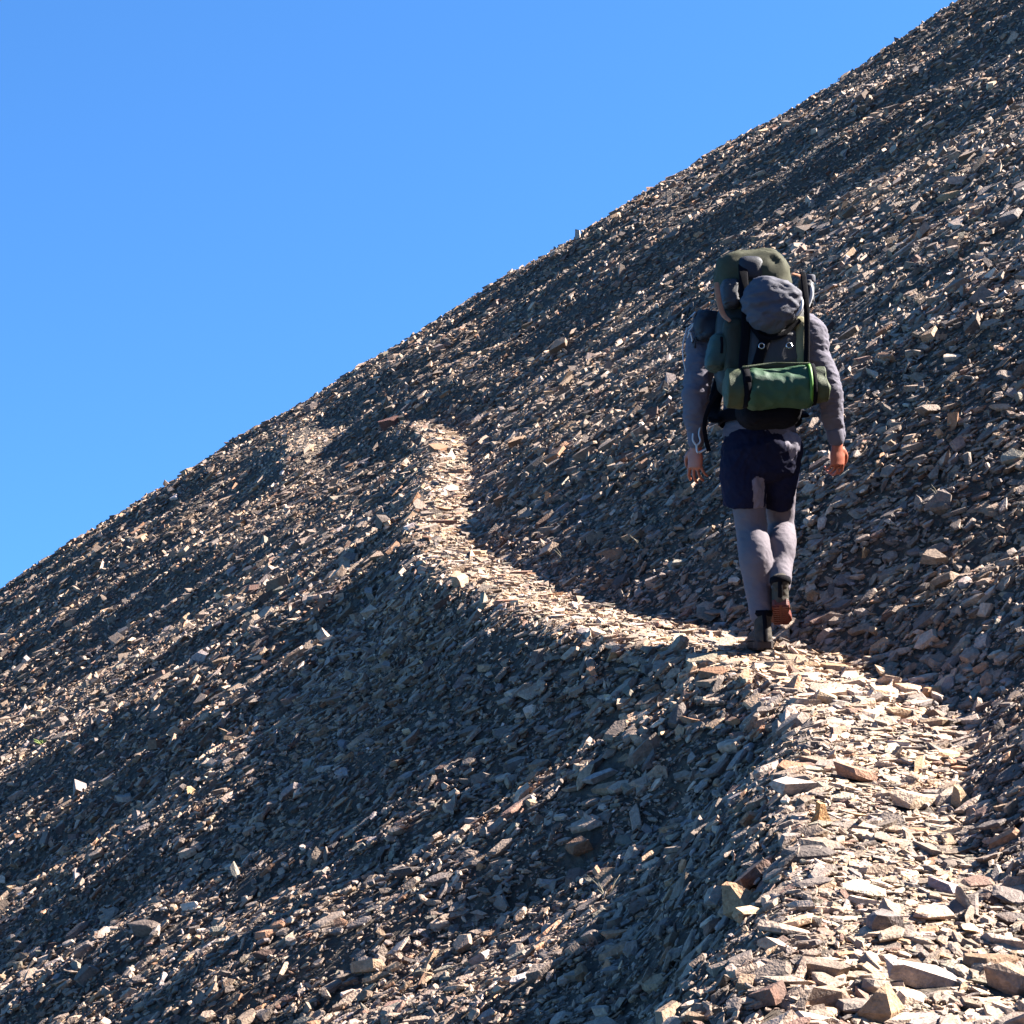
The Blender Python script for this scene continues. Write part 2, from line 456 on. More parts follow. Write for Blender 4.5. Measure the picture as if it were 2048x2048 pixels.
FEATURE_CLEAR = []   # filled with the footprints of the single rocks below
FEATURES = [   # x, y in the hill frame, length in metres, kind, colour, label
    (1.233, 6.861, 0.164, "slab", (.42, .36, .27), "cream pointed slab tilted on the left rim of the trail below the hiker", "cream pointed slab on the left rim"),
    (1.670, 6.932, 0.097, "block", (.50, .30, .16), "orange tan block at the right edge of the trail", "orange tan block"),
    (1.500, 6.618, 0.195, "slab", (.42, .32, .21), "long flat tan slab lying across the middle of the trail", "long tan slab across the trail"),
    (1.915, 6.909, 0.117, "slab", (.50, .44, .36), "pale slab catching sun on the bank right of the trail", "pale slab on the right bank"),
    (0.914, 5.592, 0.173, "slab", (.42, .40, .40), "pale grey slab leaning on the left rim of the trail above an ochre wedge", "pale grey slab on the left rim"),
    (0.932, 5.249, 0.100, "wedge", (.45, .30, .15), "ochre pyramid shaped wedge standing on the left rim of the trail", "ochre pyramid wedge"),
    (0.909, 6.068, 0.162, "slab", (.40, .36, .33), "long thin pale slab poking out left of the trail", "long thin pale slab left of the trail"),
    (0.675, 4.892, 0.138, "wedge", (.40, .27, .17), "tan wedge on the dark slope below the left rim of the trail", "tan wedge below the left rim"),
    (0.590, 5.071, 0.086, "slab", (.55, .48, .42), "small white slab beside a tan wedge below the trail", "small white slab by the tan wedge"),
    (0.925, 3.893, 0.186, "slab", (.36, .34, .34), "largest grey slab in the foreground, tilted at the bottom of the trail", "largest grey foreground slab"),
    (1.118, 3.853, 0.141, "block", (.30, .23, .17), "brown block in the bottom right corner of the trail", "brown block in the bottom right corner"),
    (0.689, 3.743, 0.105, "block", (.25, .20, .16), "dull brown block left of the big grey slab at the bottom", "dull brown block at the bottom"),
    (0.903, 4.196, 0.130, "block", (.17, .16, .17), "dark grey boulder with pale veins in the foreground trail", "dark grey boulder in the trail"),
    (0.796, 3.682, 0.098, "wedge", (.34, .26, .17), "tan peaked stone at the bottom edge below the grey slab", "tan peaked stone at the bottom edge"),
    (1.152, 4.605, 0.097, "slab", (.30, .27, .31), "purple grey slab lying on the right half of the trail", "purple grey slab"),
    (1.256, 5.411, 0.183, "slab", (.46, .39, .31), "wide cream slab in the middle of the trail beside the ochre wedge", "wide cream slab in the trail"),
    (1.149, 5.743, 0.162, "slab", (.32, .20, .14), "rust brown flat stone on the trail", "rust brown flat stone"),
    (1.399, 5.363, 0.091, "wedge", (.36, .28, .18), "small tan wedge in the shade right of the trail", "small tan wedge in the shade"),
    (-0.630, 6.670, 0.113, "slab", (.60, .52, .48), "pinkish white stone at the bottom left of centre", "pinkish white stone"),
    (0.279, 6.858, 0.183, "block", (.20, .13, .09), "dark rusty boulder on the slope below the trail", "dark rusty boulder"),
    (0.242, 5.509, 0.132, "block", (.26, .16, .09), "tall orange brown stone low on the slope", "tall orange brown stone"),
    (0.039, 5.652, 0.111, "slab", (.42, .41, .43), "pale grey upright flake beside a tall orange brown stone", "pale grey upright flake"),
    (-0.120, 7.064, 0.079, "wedge", (.40, .30, .20), "narrow tan stone standing above a white one", "narrow tan stone"),
    (-0.153, 6.934, 0.066, "slab", (.60, .56, .50), "small white stone below a narrow tan one", "small white stone under the narrow tan one"),
    (-1.833, 9.999, 0.107, "wedge", (.60, .45, .27), "cream stone with a sharp tip on the lower left slope", "sharp cream stone"),
    (-1.628, 9.426, 0.111, "block", (.56, .47, .34), "cream yellow lump just below the sharp cream stone", "cream yellow lump"),
    (-1.659, 8.492, 0.081, "block", (.50, .40, .30), "round pale tan stone far down the lower left slope", "round pale tan stone"),
    (-1.003, 8.348, 0.066, "block", (.60, .54, .48), "small white stone right of centre on the lower left slope", "small white stone on the lower left slope"),
    (-0.965, 9.074, 0.179, "slab", (.48, .48, .47), "long pale splinter lying on the lower left slope", "long pale splinter"),
    (0.886, 11.973, 0.128, "block", (.62, .58, .52), "white stone on the dark slope left of the hiker's forearm", "white stone left of the hiker"),
    (-1.749, 25.996, 0.360, "block", (.18, .10, .09), "dark maroon boulder above the far bend of the trail", "maroon boulder"),
    (0.364, 7.200, 0.243, "slab", (.33, .32, .33), "long grey slab lying down the slope in the shade below the trail", "long grey slab below the trail"),
    (1.675, 8.340, 0.080, "wedge", (.34, .25, .15), "ochre stone on the bank right of the hiker's calves", "ochre stone by the hiker's calves"),
    (-0.525, 8.809, 0.084, "block", (.50, .42, .30), "single cream stone in the dark slope below the far trail", "single cream stone in the dark slope"),
    (6.261, 23.617, 0.239, "block", (.58, .50, .38), "cream stone high on the slope near the right edge", "high cream stone"),
    (3.413, 12.926, 0.273, "slab", (.50, .44, .38), "long pale flake high on the right slope", "long pale flake on the right slope"),
    (3.437, 14.131, 0.238, "block", (.40, .32, .22), "tan stone left of the long pale flake high on the right", "tan stone on the right slope"),
    (3.134, 11.260, 0.222, "block", (.20, .19, .19), "big dark boulder at the right edge of the upper slope", "big dark boulder at the right edge"),
    (2.372, 9.603, 0.149, "slab", (.55, .50, .44), "pale flat stone on the slope right of the hiker's elbow", "pale flat stone right of the hiker's elbow"),
    (2.096, 9.426, 0.090, "slab", (.62, .58, .52), "white sliver on the bank right of the hiker's hand", "white sliver by the hiker's hand"),
    (-0.287, 10.197, 0.178, "block", (.36, .27, .20), "brownish boulder on the left rim where the trail bends", "brownish boulder at the trail bend"),
    (0.491, 5.181, 0.087, "block", (.24, .18, .13), "squat brown block on the slope beneath the tan wedge", "squat brown block under the tan wedge"),
    (-1.768, 8.413, 0.225, "block", (.15, .13, .12), "dark boulder on the slope near the bottom left", "dark boulder at the bottom left"),
    (-1.470, 8.180, 0.069, "slab", (.62, .57, .52), "white chip right of a dark boulder at the bottom left", "white chip at the bottom left"),
    (1.200, 32.171, 0.260, "upright", (.46, .45, .43), "upright pale stone breaking the skyline above the middle of the slope", "pale skyline stone"),
    (0.787, 32.122, 0.200, "upright", (.20, .20, .20), "small dark upright stone on the skyline just down from the pale one", "dark skyline stone"),
]


def tri_mesh(name, V, F, mat):
    return np_mesh(name, V, F.ravel(), np.full(len(F), 3), mat)


def rock_matrix(P, M, S):
    m = Matrix([[M[i][j] * S[j] for j in range(3)] + [P[i]] for i in range(3)] + [[0, 0, 0, 1]])
    return m


# single rocks that stand out
rs = np.random.RandomState(21)
fx, fy = np.array([f[0] for f in FEATURES]), np.array([f[1] for f in FEATURES])
fn = normal(fx, fy, .12)
for i, (x, y, L, kind, col, label, _short) in enumerate(FEATURES):
    if abs(x - float(c_path(y))) > .4: L *= .74
    flat = {'slab': .24, 'block': .44, 'wedge': .75, 'upright': .6}[kind]
    V, F = template(rs, int(rs.choice([4, 5, 5, 6])) if kind != 'wedge' else 4, 1, flat)
    if kind == 'wedge':                        # pinch the top to a ridge
        top = V[:, 2] > 0
        V[top, 0] *= .35; V[top, 1] *= .6
    n = fn[i:i + 1]
    tilt = {'slab': R(14), 'block': R(10), 'wedge': R(6), 'upright': R(4)}[kind]
    if "leaning" in label or "tilted" in label or "splinter" in label: tilt = R(24)
    M = frames(n, np.array([rs.normal(0, .5)]), np.array([rs.uniform(-.6, .6)]), np.array([tilt]))[0]
    S = (L * 1.08, L * (.75 if kind != 'slab' else .8), L * .95)
    if "thin" in label or "long" in label or "splinter" in label or "narrow" in label: S = (L * 1.1, L * .42, L * .7)
    if kind == 'upright':
        M = np.array([[1, 0, 0], [0, 1, 0], [.0, 0, 1]], float); S = (L * .5, L * .6, L * 1.8)
    P = np.array(hill_point(x, y)) + n[0] * (L * flat * .30 + .008)
    me = tri_mesh("rock", V, F, M_ROCK)
    o = bpy.data.objects.new("rock", me); C.objects.link(o)
    o.matrix_world = rock_matrix(P, M, S)
    o.color = (*[c * k for c, k in zip(col, (.68, .58, .50))], 1)
    o["label"] = label; o["category"] = "rock"; o["group"] = "rocks that stand out on the scree"

# of the loose stones, those that show largest are single objects; the rest is one mass of scree
big_all = cat([near, large])
yw = big_all['y']; xw = big_all['x']
zz = height(xw, yw)
infr = (np.abs(xw) < .284 * yw) & (zz > -.40 * yw + .02) & (zz < .17 * yw)
size = np.where(infr, big_all['L'] / yw, 0)
front = np.argsort(-size)[:250]
hi_mesh = [tri_mesh("loose_stone", V, F, M_ROCK) for V, F in T_HIGH]
desc = []
for j in front:
    k = int(rs.randint(len(hi_mesh)))
    o = bpy.data.objects.new("loose_stone", hi_mesh[k]); C.objects.link(o)
    o.matrix_world = rock_matrix(big_all['P'][j], big_all['M'][j], big_all['S'][j])
    o.color = (*big_all['col'][j], 1)
    desc.append((o, j))


def screen(x, y):
    """where a point of the hill stands as seen from the trail: right of, above"""
    z = float(height(np.array([x]), np.array([y]))[0])
    return x / y, z / y


FS = [screen(f[0], f[1]) for f in FEATURES]


def colour_word(c):
    m = sum(c) / 3
    r_ = c[0] / (c[2] + 1e-6)
    if m < .060: return "dark"
    if r_ > 2.0 and m < .10: return "rusty"
    if r_ > 1.75: return "tan"
    if m > .155: return "pale"
    if r_ > 1.45: return "grey brown"
    return "grey"


found = {}
for o, j in desc:
    x, y = xw[j], yw[j]
    w = x - float(c_path(y))
    d = [math.hypot(x - f[0], (y - f[1])) for f in FEATURES]
    k = int(np.argmin(d)); u, v = screen(x, y)
    du, dv = u - FS[k][0], v - FS[k][1]
    if abs(du) > abs(dv): rel = "right of" if du > 0 else "left of"
    else: rel = "above" if dv > 0 else "below"
    near_ = "just " if d[k] < .22 else ""
    c = tuple(big_all['col'][j]); S = big_all['S'][j]
    shape = "thin" if S[1] < .68 * S[0] else ("flat" if S[2] < .62 * S[0] else "blocky")
    key = (colour_word(c), shape, near_ + rel, k)
    found.setdefault(key, []).append((size[j], o))
    o["category"] = "stone"
    o["group"] = "loose stones on the foreground trail" if abs(w) < .34 else ("loose stones on the slope below the trail" if w < 0 else "loose stones on the bank above the trail")
RANK = ["", "second largest ", "third largest ", "fourth largest ", "fifth largest ", "sixth largest ", "seventh largest ", "eighth largest ", "ninth largest ", "tenth largest "]
for (cw, sh_, rel, k), lst in found.items():
    lst.sort(key=lambda q_: -q_[0])
    for i, (_, o) in enumerate(lst):
        rank = RANK[min(i, 9)] if i else ("largest " if len(lst) > 1 else "")
        lab = f"{rank}{cw} {sh_} stone {rel} the {FEATURES[k][6]}"
        o["label"] = lab if len(lab.split()) <= 16 else " ".join(lab.replace("largest ", "largest ").replace(" the ", " ").split()[:16])

taken = np.zeros(len(xw), bool); taken[front] = True
# the scree keeps clear of the middle of the single rocks
def clear(d):
    ok = np.ones(len(d['x']), bool)
    for f in FEATURES:
        r = f[2] * .42
        ok &= ((d['x'] - f[0]) ** 2 + (d['y'] - f[1]) ** 2) > r * r
    ok &= ((d['x'] - HX) ** 2 + (d['y'] - HY) ** 2) > .10 ** 2
    return ok


HX, HY = 1.125, 7.93
parts = []
for d, hi_y in ((big_all, 9.5), (mid, 0), (chips, 6.0), (crumbs, 0)):
    ok = clear(d)
    if d is big_all: ok &= ~taken
    ids = np.where(ok)[0]
    closeup = ids[d['y'][ids] < hi_y]; rest = ids[d['y'][ids] >= hi_y]
    tid = rs.randint(0, 30, len(d['x'])); tlow = rs.randint(0, 36, len(d['x']))
    if len(closeup): parts.append(merge(d, closeup, T_HIGH, tid))
    if len(rest): parts.append(merge(d, rest, T_LOW, tlow))
offs = np.cumsum([0] + [len(p[0]) for p in parts])[:-1]
VV = np.concatenate([p[0] for p in parts]); FF = np.concatenate([p[1] + o for p, o in zip(parts, offs)]); CC = np.concatenate([p[2] for p in parts])
print("scree: verts", len(VV), "tris", len(FF))
scree = bpy.data.objects.new("scree", np_mesh("scree", VV, FF.ravel(), np.full(len(FF), 3), M_SCREE, CC)); C.objects.link(scree)
scree["kind"] = "stuff"; scree["label"] = "loose grey and tan shale scree covering the whole slope and trail"; scree["category"] = "scree"


# ------------------------------------------------------------------ the hiker
FOOT = hill_point(HX, HY) + Vector((0, 0, 0.012))
_camm = cam.rotation_euler.to_matrix()


def at(px, py, Y=0.0):
    """hiker-local point: the place read off the photograph at px, py, lying Y metres in front (+) or behind (-) the ankles"""
    d = _camm @ Vector(((px - 1024) / 3555, (1024 - py) / 3555, -1))
    t = (FOOT.y + Y) / d.y
    return Vector((d.x * t - FOOT.x, Y, d.z * t - FOOT.z))


def ring_frame(T, side):
    T = T.normalized()
    s = (side - T * side.dot(T)).normalized()
    return s, T.cross(s).normalized()


def loft(pts, rad, seg=20, side=Vector((1, 0, 0)), cap=True):
    """closed tapering tube; rad is r or (r_side, r_depth) per point. Returns (verts, faces)"""
    pts = [Vector(p) for p in pts]
    rad = [(r, r) if not isinstance(r, tuple) else r for r in rad]
    V, F = [], []
    n = len(pts)
    rows = []
    def T(i):
        return (pts[min(i + 1, n - 1)] - pts[max(i - 1, 0)])
    def row(c, s, b, ra, rb):
        k = len(V)
        for j in range(seg):
            a = 2 * math.pi * j / seg
            V.append(c + s * math.cos(a) * ra + b * math.sin(a) * rb)
        rows.append(k)
    if cap:
        s, b = ring_frame(T(0), side); t = T(0).normalized(); r = min(rad[0])
        for q in (80, 55, 28):
            row(pts[0] - t * r * math.sin(R(q)) * .8, s, b, rad[0][0] * math.cos(R(q)), rad[0][1] * math.cos(R(q)))
    for i in range(n):
        s, b = ring_frame(T(i), side); row(pts[i], s, b, *rad[i])
    if cap:
        s, b = ring_frame(T(n - 1), side); t = T(n - 1).normalized(); r = min(rad[-1])
        for q in (28, 55, 80):
            row(pts[-1] + t * r * math.sin(R(q)) * .8, s, b, rad[-1][0] * math.cos(R(q)), rad[-1][1] * math.cos(R(q)))
    for a, b in zip(rows[:-1], rows[1:]):
        for j in range(seg):
            F.append((a + j, a + (j + 1) % seg, b + (j + 1) % seg, b + j))
    F.append(tuple(rows[0] + j for j in range(seg))[::-1]); F.append(tuple(rows[-1] + j for j in range(seg)))
    return V, F


def spline(pts, rad, n=8):
    """smooth the control points with Catmull-Rom"""
    P = [Vector(p) for p in pts]; Rr = [r if isinstance(r, tuple) else (r, r) for r in rad]
    P = [P[0] * 2 - P[1]] + P + [P[-1] * 2 - P[-2]]
    Rr = [Rr[0]] + Rr + [Rr[-1]]
    op, orr = [], []
    for i in range(1, len(P) - 2):
        for k in range(n):
            t = k / n
            op.append(0.5 * ((2 * P[i]) + (-P[i - 1] + P[i + 1]) * t + (2 * P[i - 1] - 5 * P[i] + 4 * P[i + 1] - P[i + 2]) * t * t + (-P[i - 1] + 3 * P[i] - 3 * P[i + 1] + P[i + 2]) * t ** 3))
            u = t * t * (3 - 2 * t)
            orr.append(tuple(Rr[i][j] * (1 - u) + Rr[i + 1][j] * u for j in (0, 1)))
    op.append(P[-2]); orr.append(Rr[-2])
    return op, orr


def tube(pts, rad, seg=20, side=Vector((1, 0, 0)), n=8, cap=True):
    p, r = spline(pts, rad, n)
    return loft(p, r, seg, side, cap)


def blob(c, h, e1=1.0, e2=1.0, nu=40, nv=24, rot=None):
    """superquadric; e<1 boxier"""
    V, F = [], []
    def f(a, e): return math.copysign(abs(a) ** e, a)
    for i in range(nv + 1):
        v = -math.pi / 2 + math.pi * i / nv
        for j in range(nu):
            u = 2 * math.pi * j / nu
            p = Vector((h[0] * f(math.cos(v), e1) * f(math.cos(u), e2), h[1] * f(math.cos(v), e1) * f(math.sin(u), e2), h[2] * f(math.sin(v), e1)))
            if rot: p = rot @ p
            V.append(p + Vector(c))
    for i in range(nv):
        for j in range(nu):
            F.append((i * nu + j, i * nu + (j + 1) % nu, (i + 1) * nu + (j + 1) % nu, (i + 1) * nu + j))
    return V, F


def join(*ps):
    V, F = [], []
    for v, f in ps:
        k = len(V); V += [Vector(q) for q in v]; F += [tuple(i + k for i in g) for g in f]
    return V, F


def obj(name, vf, mat, parent=None, smooth=True, voxel=None, subs=0, label=None, relax=0):
    me = bpy.data.meshes.new(name)
    me.from_pydata([tuple(v) for v in vf[0]], [], vf[1]); me.update()
    bm = bmesh.new(); bm.from_mesh(me); bmesh.ops.remove_doubles(bm, verts=bm.verts, dist=1e-6)
    bmesh.ops.recalc_face_normals(bm, faces=bm.faces); bm.to_mesh(me); bm.free()
    o = bpy.data.objects.new(name, me); C.objects.link(o)
    if voxel:
        m = o.modifiers.new("r", 'REMESH'); m.mode = 'VOXEL'; m.voxel_size = voxel
        if relax:
            m2 = o.modifiers.new("s", 'SMOOTH'); m2.iterations = relax; m2.factor = .5
    if subs:
        m = o.modifiers.new("u", 'SUBSURF'); m.levels = subs; m.render_levels = subs
    if voxel or subs:
        dg = bpy.context.evaluated_depsgraph_get()
        me2 = bpy.data.meshes.new_from_object(o.evaluated_get(dg))
        o.modifiers.clear(); o.data = me2; me2.name = name
    for p in o.data.polygons: p.use_smooth = smooth
    if mat:
        o.data.materials.clear()
        o.data.materials.append(mat)
    if parent: o.parent = parent
    if label: o["label"] = label
    return o


def ripple(o, amp, f, stretch=(1, 1, 1), seed=0.0, fold=False):
    """push the surface in and out along its normals: cloth wrinkles"""
    me = o.data; n = len(me.vertices)
    co = np.empty(n * 3); me.vertices.foreach_get("co", co); co = co.reshape(-1, 3)
    no = np.empty(n * 3); me.vertex_normals.foreach_get("vector", no); no = no.reshape(-1, 3)
    s = np.array(stretch)
    p = co * s * f
    a = perlin(p[:, 0] + p[:, 1] * .7 + seed, p[:, 2] + p[:, 1] * .4 + seed * 2)
    b = perlin(p[:, 1] * 1.9 + seed * 3 + 9, p[:, 2] * 2.1 + p[:, 0] * 1.1)
    h = (a + .5 * b)
    if fold: h = .6 - np.abs(h) * 1.6
    co += no * (h * amp)[:, None]
    me.vertices.foreach_set("co", co.ravel()); me.update()


def empty(name, label, cat_, loc=FOOT, group=None):
    o = bpy.data.objects.new(name, None); C.objects.link(o); o.location = loc; o.empty_display_size = .1
    o["label"] = label; o["category"] = cat_
    if group: o["group"] = group
    return o


M_SKIN = mat_plain("skin", (.26, .075, .042), .5, .4, .06, 20, .1, 300)
M_SHIRT = mat_plain("grey_shirt", (.084, .078, .098), .85, .2, .05, 18, .25, 500)
M_LEG = mat_plain("pale_tights", (0.0874, 0.0745, 0.0862), .8, .25, .05, 22, .25, 600)
M_SHORT = mat_plain("navy_shorts", (.0065, .0070, .020), .9, .1, .1, 20, .2, 400)
M_SHORT2 = mat_plain("pale_short_panel", (0.1302, 0.1169, 0.1435), .7, .3, .1, 20, .2, 400)
M_BOOT = mat_plain("taupe_boot", (0.0386, 0.0324, 0.0252), .85, .2, .42, 26, .4, 300)
M_DARK = mat_plain("black_webbing", (0.0030, 0.0030, 0.0050), .9, .08, .1, 80, .3, 900)
M_SOLE_R = mat_plain("rust_red_sole", (0.0796, 0.0104, 0.0028), .6, .4, .15, 60, .4, 200)
M_SOLE_D = mat_plain("dark_sole", (0.022, 0.015, 0.012), .7, .3, .1, 60, .3, 200)
M_HAT = mat_plain("olive_hat", (0.1088, 0.1053, 0.0474), .85, .2, .12, 30, .3, 500)
M_HAIR = mat_plain("brown_hair", (0.031, 0.019, 0.012), .7, .3, .2, 120, .5, 500)
M_PACK = mat_plain("dark_olive_nylon", (0.0071, 0.0084, 0.0059), .6, .4, .12, 25, .25, 400)
M_PACKG = mat_plain("slate_pack_panel", (0.0178, 0.0173, 0.0216), .6, .4, .1, 25, .25, 400)
M_KHAKI = mat_plain("khaki_pack_panel", (0.1395, 0.1253, 0.0653), .7, .3, .12, 30, .3, 300)
M_OLIVE = mat_plain("olive_pack_panel", (0.0181, 0.0189, 0.0101), .65, .3, .12, 30, .3, 300)
M_TEAL = mat_plain("teal_pocket", (0.0210, 0.0420, 0.0345), .6, .3, .1, 30, .3, 300)
M_SACK = mat_plain("grey_stuff_sack", (0.0494, 0.0494, 0.0648), .75, .3, .06, 18, .3, 400)
M_MAT = mat_plain("green_roll_cloth", (.014, .050, .020), .6, .35, .15, 18, .35, 250)
M_MATE = mat_plain("moss_roll_end", (0.0322, 0.0422, 0.0162), .65, .3, .25, 14, .35, 250)
M_LIME = mat_plain("lime_trim", (0.0522, 0.1474, 0.0142), .6, .3, .05, 30, .1, 300)
M_NAVY = mat_plain("navy_pouch", (0.0054, 0.0066, 0.0132), .6, .4, .1, 40, .3, 300)
M_CORD = mat_plain("pale_cord", (0.372, 0.372, 0.384), .6, .3, .05, 30, .1, 300)
M_TAB = mat_plain("orange_tab_cloth", (.30, .13, .07), .7, .3, .1, 40, .3, 300)
M_LID = mat_plain("olive_lid_cloth", (.040, .040, .024), .8, .15, .15, 25, .3, 400)
M_METAL = mat_plain("steel_ring", (0.372, 0.372, 0.372), .25, .5, .02, 30, .0, 300, metal=1.0)
M_EYE = mat_plain("eye_white", (0.434, 0.422, 0.403), .2, .5, .02, 30, 0, 300)
M_IRIS = mat_plain("iris", (0.037, 0.025, 0.019), .2, .5, .02, 30, 0, 300)
M_LIP = mat_plain("lip", (0.248, 0.087, 0.074), .5, .4, .05, 30, 0, 300)

# joints (local: x right, y ahead, z up; feet of the standing leg at the origin)
LS, LE, LW = at(1412, 665, -.02), at(1392, 785, -.06), at(1392, 893, .02)
RS, RE, RW = at(1612, 655, -.02), at(1655, 770, -.06), at(1674, 888, .02)
LH, LK, LA = at(1490, 905, 0), at(1503, 1058, .05), at(1524, 1240, -.02)
RH, RK, RA = at(1558, 905, 0), at(1562, 1052, .19), at(1561, 1178, -.09)
WAIST, CHEST, NECK = at(1520, 850, -.01), at(1516, 700, .04), at(1508, 636, .05)
HEAD = at(1512, 582, .09)

# hands -----------------------------------------------------------------------------------------------------
def hand(wr, sgn, curl, spread):
    """relaxed hand hanging from the wrist; sgn -1 left, +1 right; palms turn towards the thighs"""
    out = []
    f = Vector((sgn * .04, .16, -1)).normalized()           # finger direction
    pa = Vector((-sgn * (.45 if sgn > 0 else .7), .8, 0)); pa = (pa - f * pa.dot(f)).normalized()   # palm faces in and a little ahead... thumb side leads
    lat = f.cross(pa).normalized() * (1 if sgn > 0 else -1)   # towards the thumb
    if lat.y < 0: lat = -lat
    out.append(tube([wr + Vector((0, 0, .05)), wr, wr + f * .03], [(.030, .024), (.029, .022), (.034, .020)], 16, lat))
    out.append(tube([wr + f * .02, wr + f * .055, wr + f * .092], [(.033, .019), (.041, .019), (.040, .015)], 18, lat))
    lens = [(.042, .026, .020), (.046, .030, .022), (.043, .028, .021), (.034, .022, .018)]
    for i, ls in enumerate(lens):
        off = (.030 - .0200 * i)
        base = wr + f * (.088 - .004 * abs(i - 1)) + lat * off
        d = (f + lat * (spread * (1.5 - i) * .35)).normalized(); p = base - f * .02; pts = [p, base]; ang = 0
        for s, l in enumerate(ls):
            ang += curl * (0.55 if s == 0 else .8) * (1 + .12 * i)
            dd = (d * math.cos(ang) + pa * math.sin(ang)).normalized()
            pts.append(pts[-1] + dd * l)
        r0 = .0092 - .0006 * i
        out.append(tube(pts, [r0 * 1.05, r0 * 1.05, r0 * .98, r0 * .9, r0 * .78], 10, lat, 3))
    tb = wr + f * .028 + lat * .026
    t1 = tb + (f * .55 + lat * .7 + pa * .25).normalized() * .042
    t2 = t1 + (f * .85 + lat * .25 + pa * .4).normalized() * .031
    t3 = t2 + (f * .9 + pa * .45 - lat * .1).normalized() * .024
    out.append(tube([wr + f * .02, tb, t1, t2, t3], [.015, .0165, .0125, .011, .0085], 12, lat, 4))
    return out


# body ------------------------------------------------------------------------------------------------------
body = [tube([WAIST + Vector((0, 0, -.16)), WAIST, CHEST, NECK + Vector((0, 0, -.07))], [(.14, .10), (.125, .085), (.16, .10), (.13, .07)], 28),
        tube([NECK + Vector((0, -.01, -.08)), NECK + Vector((0, 0, .02)), HEAD + Vector((0, -.02, -.06))], [.07, .056, .056], 20)]
for S, E, W in ((LS, LE, LW), (RS, RE, RW)):
    sh = NECK + Vector((0, -.02, -.06))
    body.append(tube([sh, S, (S + E) / 2, E, (E + W) / 2 + Vector((0, .01, .02)), W], [.06, .05, .044, .037, .036, .025], 18))
for Hh, K, A in ((LH, LK, LA), (RH, RK, RA)):
    body.append(tube([Hh + Vector((0, 0, .05)), Hh + (K - Hh) * .3, K, K + (A - K) * .35 + Vector((0, -.015, 0)), A], [.078, .070, .048, .042, .027], 20))
# feet inside the boots
toeL = Vector((LA.x - .005, LA.y + .16, .035)); RHEEL = at(1561, 1205, -.115); RTOE = at(1563, 1240, .12)
body.append(tube([LA, LA + Vector((0, .03, -.06)), toeL], [.030, .028, .020], 14, n=4))
body.append(tube([RA, (RHEEL + RTOE) / 2 + Vector((0, -.015, .045)), RTOE + Vector((0, -.03, .04))], [.028, .024, .016], 14, n=4))
# head: skull, jaw, nose, brow, ears
hd = HEAD
body += [blob(hd + Vector((0, -.005, .02)), (.076, .097, .100), 1, 1, 28, 20), blob(hd + Vector((0, .03, -.055)), (.056, .062, .060), .9, 1, 24, 16),
         tube([hd + Vector((0, .088, .02)), hd + Vector((0, .103, -.005)), hd + Vector((0, .114, -.022)), hd + Vector((0, .092, -.034))], [.008, .010, .014, .010], 10, n=4),
         blob(hd + Vector((0, .076, .030)), (.05, .014, .010), 1, 1, 20, 10), blob(hd + Vector((0, .084, -.088)), (.02, .014, .014), 1, 1, 16, 10)]
for s in (-1, 1):
    body.append(blob(hd + Vector((s * .080, -.005, -.005)), (.010, .020, .033), 1, 1, 16, 12, Matrix.Rotation(s * .3, 3, 'Z')))
body += hand(LW, -1, .42, .5) + hand(RW, 1, .75, .3)
person = obj("person", join(*body), M_SKIN, voxel=.0042, relax=1)
person.location = FOOT
person["label"] = "hiker seen from behind walking up the scree trail under a large backpack"; person["category"] = "person"
for s in (-1, 1):
    e = obj("eye", blob(hd + Vector((s * .030, .080, .012)), (.013, .010, .009), 1, 1, 16, 12), M_EYE, person)
    obj("iris", blob(hd + Vector((s * .030, .0885, .012)), (.0055, .003, .0055), 1, 1, 14, 8), M_IRIS, e)
obj("lips", blob(hd + Vector((0, .091, -.055)), (.022, .006, .007), 1, 1, 18, 10), M_LIP, person)
hair = obj("hair", join(blob(hd + Vector((0, -.016, .024)), (.083, .098, .098), 1, 1, 30, 20)), M_HAIR, person, voxel=.006)
ripple(hair, .003, 60, (1, 1, .3))

# shirt with full sleeves -----------------------------------------------------------------------------------
sh = NECK + Vector((0, -.02, -.055))
sl = [tube([WAIST + Vector((0, 0, -.055)), WAIST + Vector((0, 0, .02)), (WAIST + CHEST) / 2, CHEST, NECK + Vector((0, 0, -.055)), NECK + Vector((0, 0, .005))],
           [(.166, .115), (.160, .112), (.165, .115), (.19, .12), (.15, .09), (.07, .06)], 36)]
sl.append(tube([sh, LS + Vector((.0, 0, .0)), LS * .5 + LE * .5, LE, LE * .5 + LW * .5, LW + Vector((0, 0, .035))], [.07, (.074, .068), (.071, .066), (.062, .060), (.056, .054), (.040, .038)], 26))
sl.append(tube([sh, RS, RS * .5 + RE * .5, RE, RE * .5 + RW * .5, RW + Vector((0, 0, .035))], [.07, (.070, .068), (.066, .064), (.060, .058), (.053, .051), (.039, .038)], 26))
shirt = obj("shirt", join(*sl), M_SHIRT, person, voxel=.0052, relax=3)
ripple(shirt, .007, 11, (1, 1, 1.6), 3.0); ripple(shirt, .0032, 26, (1, 1, 2.2), 8.0, True)
for W, E in ((LW, LE), (RW, RE)):
    u = (W - E).normalized()
    obj("cuff", loft([W - u * .060, W - u * .030, W - u * .018], [.0400, .0385, .0375], 22), M_SHIRT, shirt)

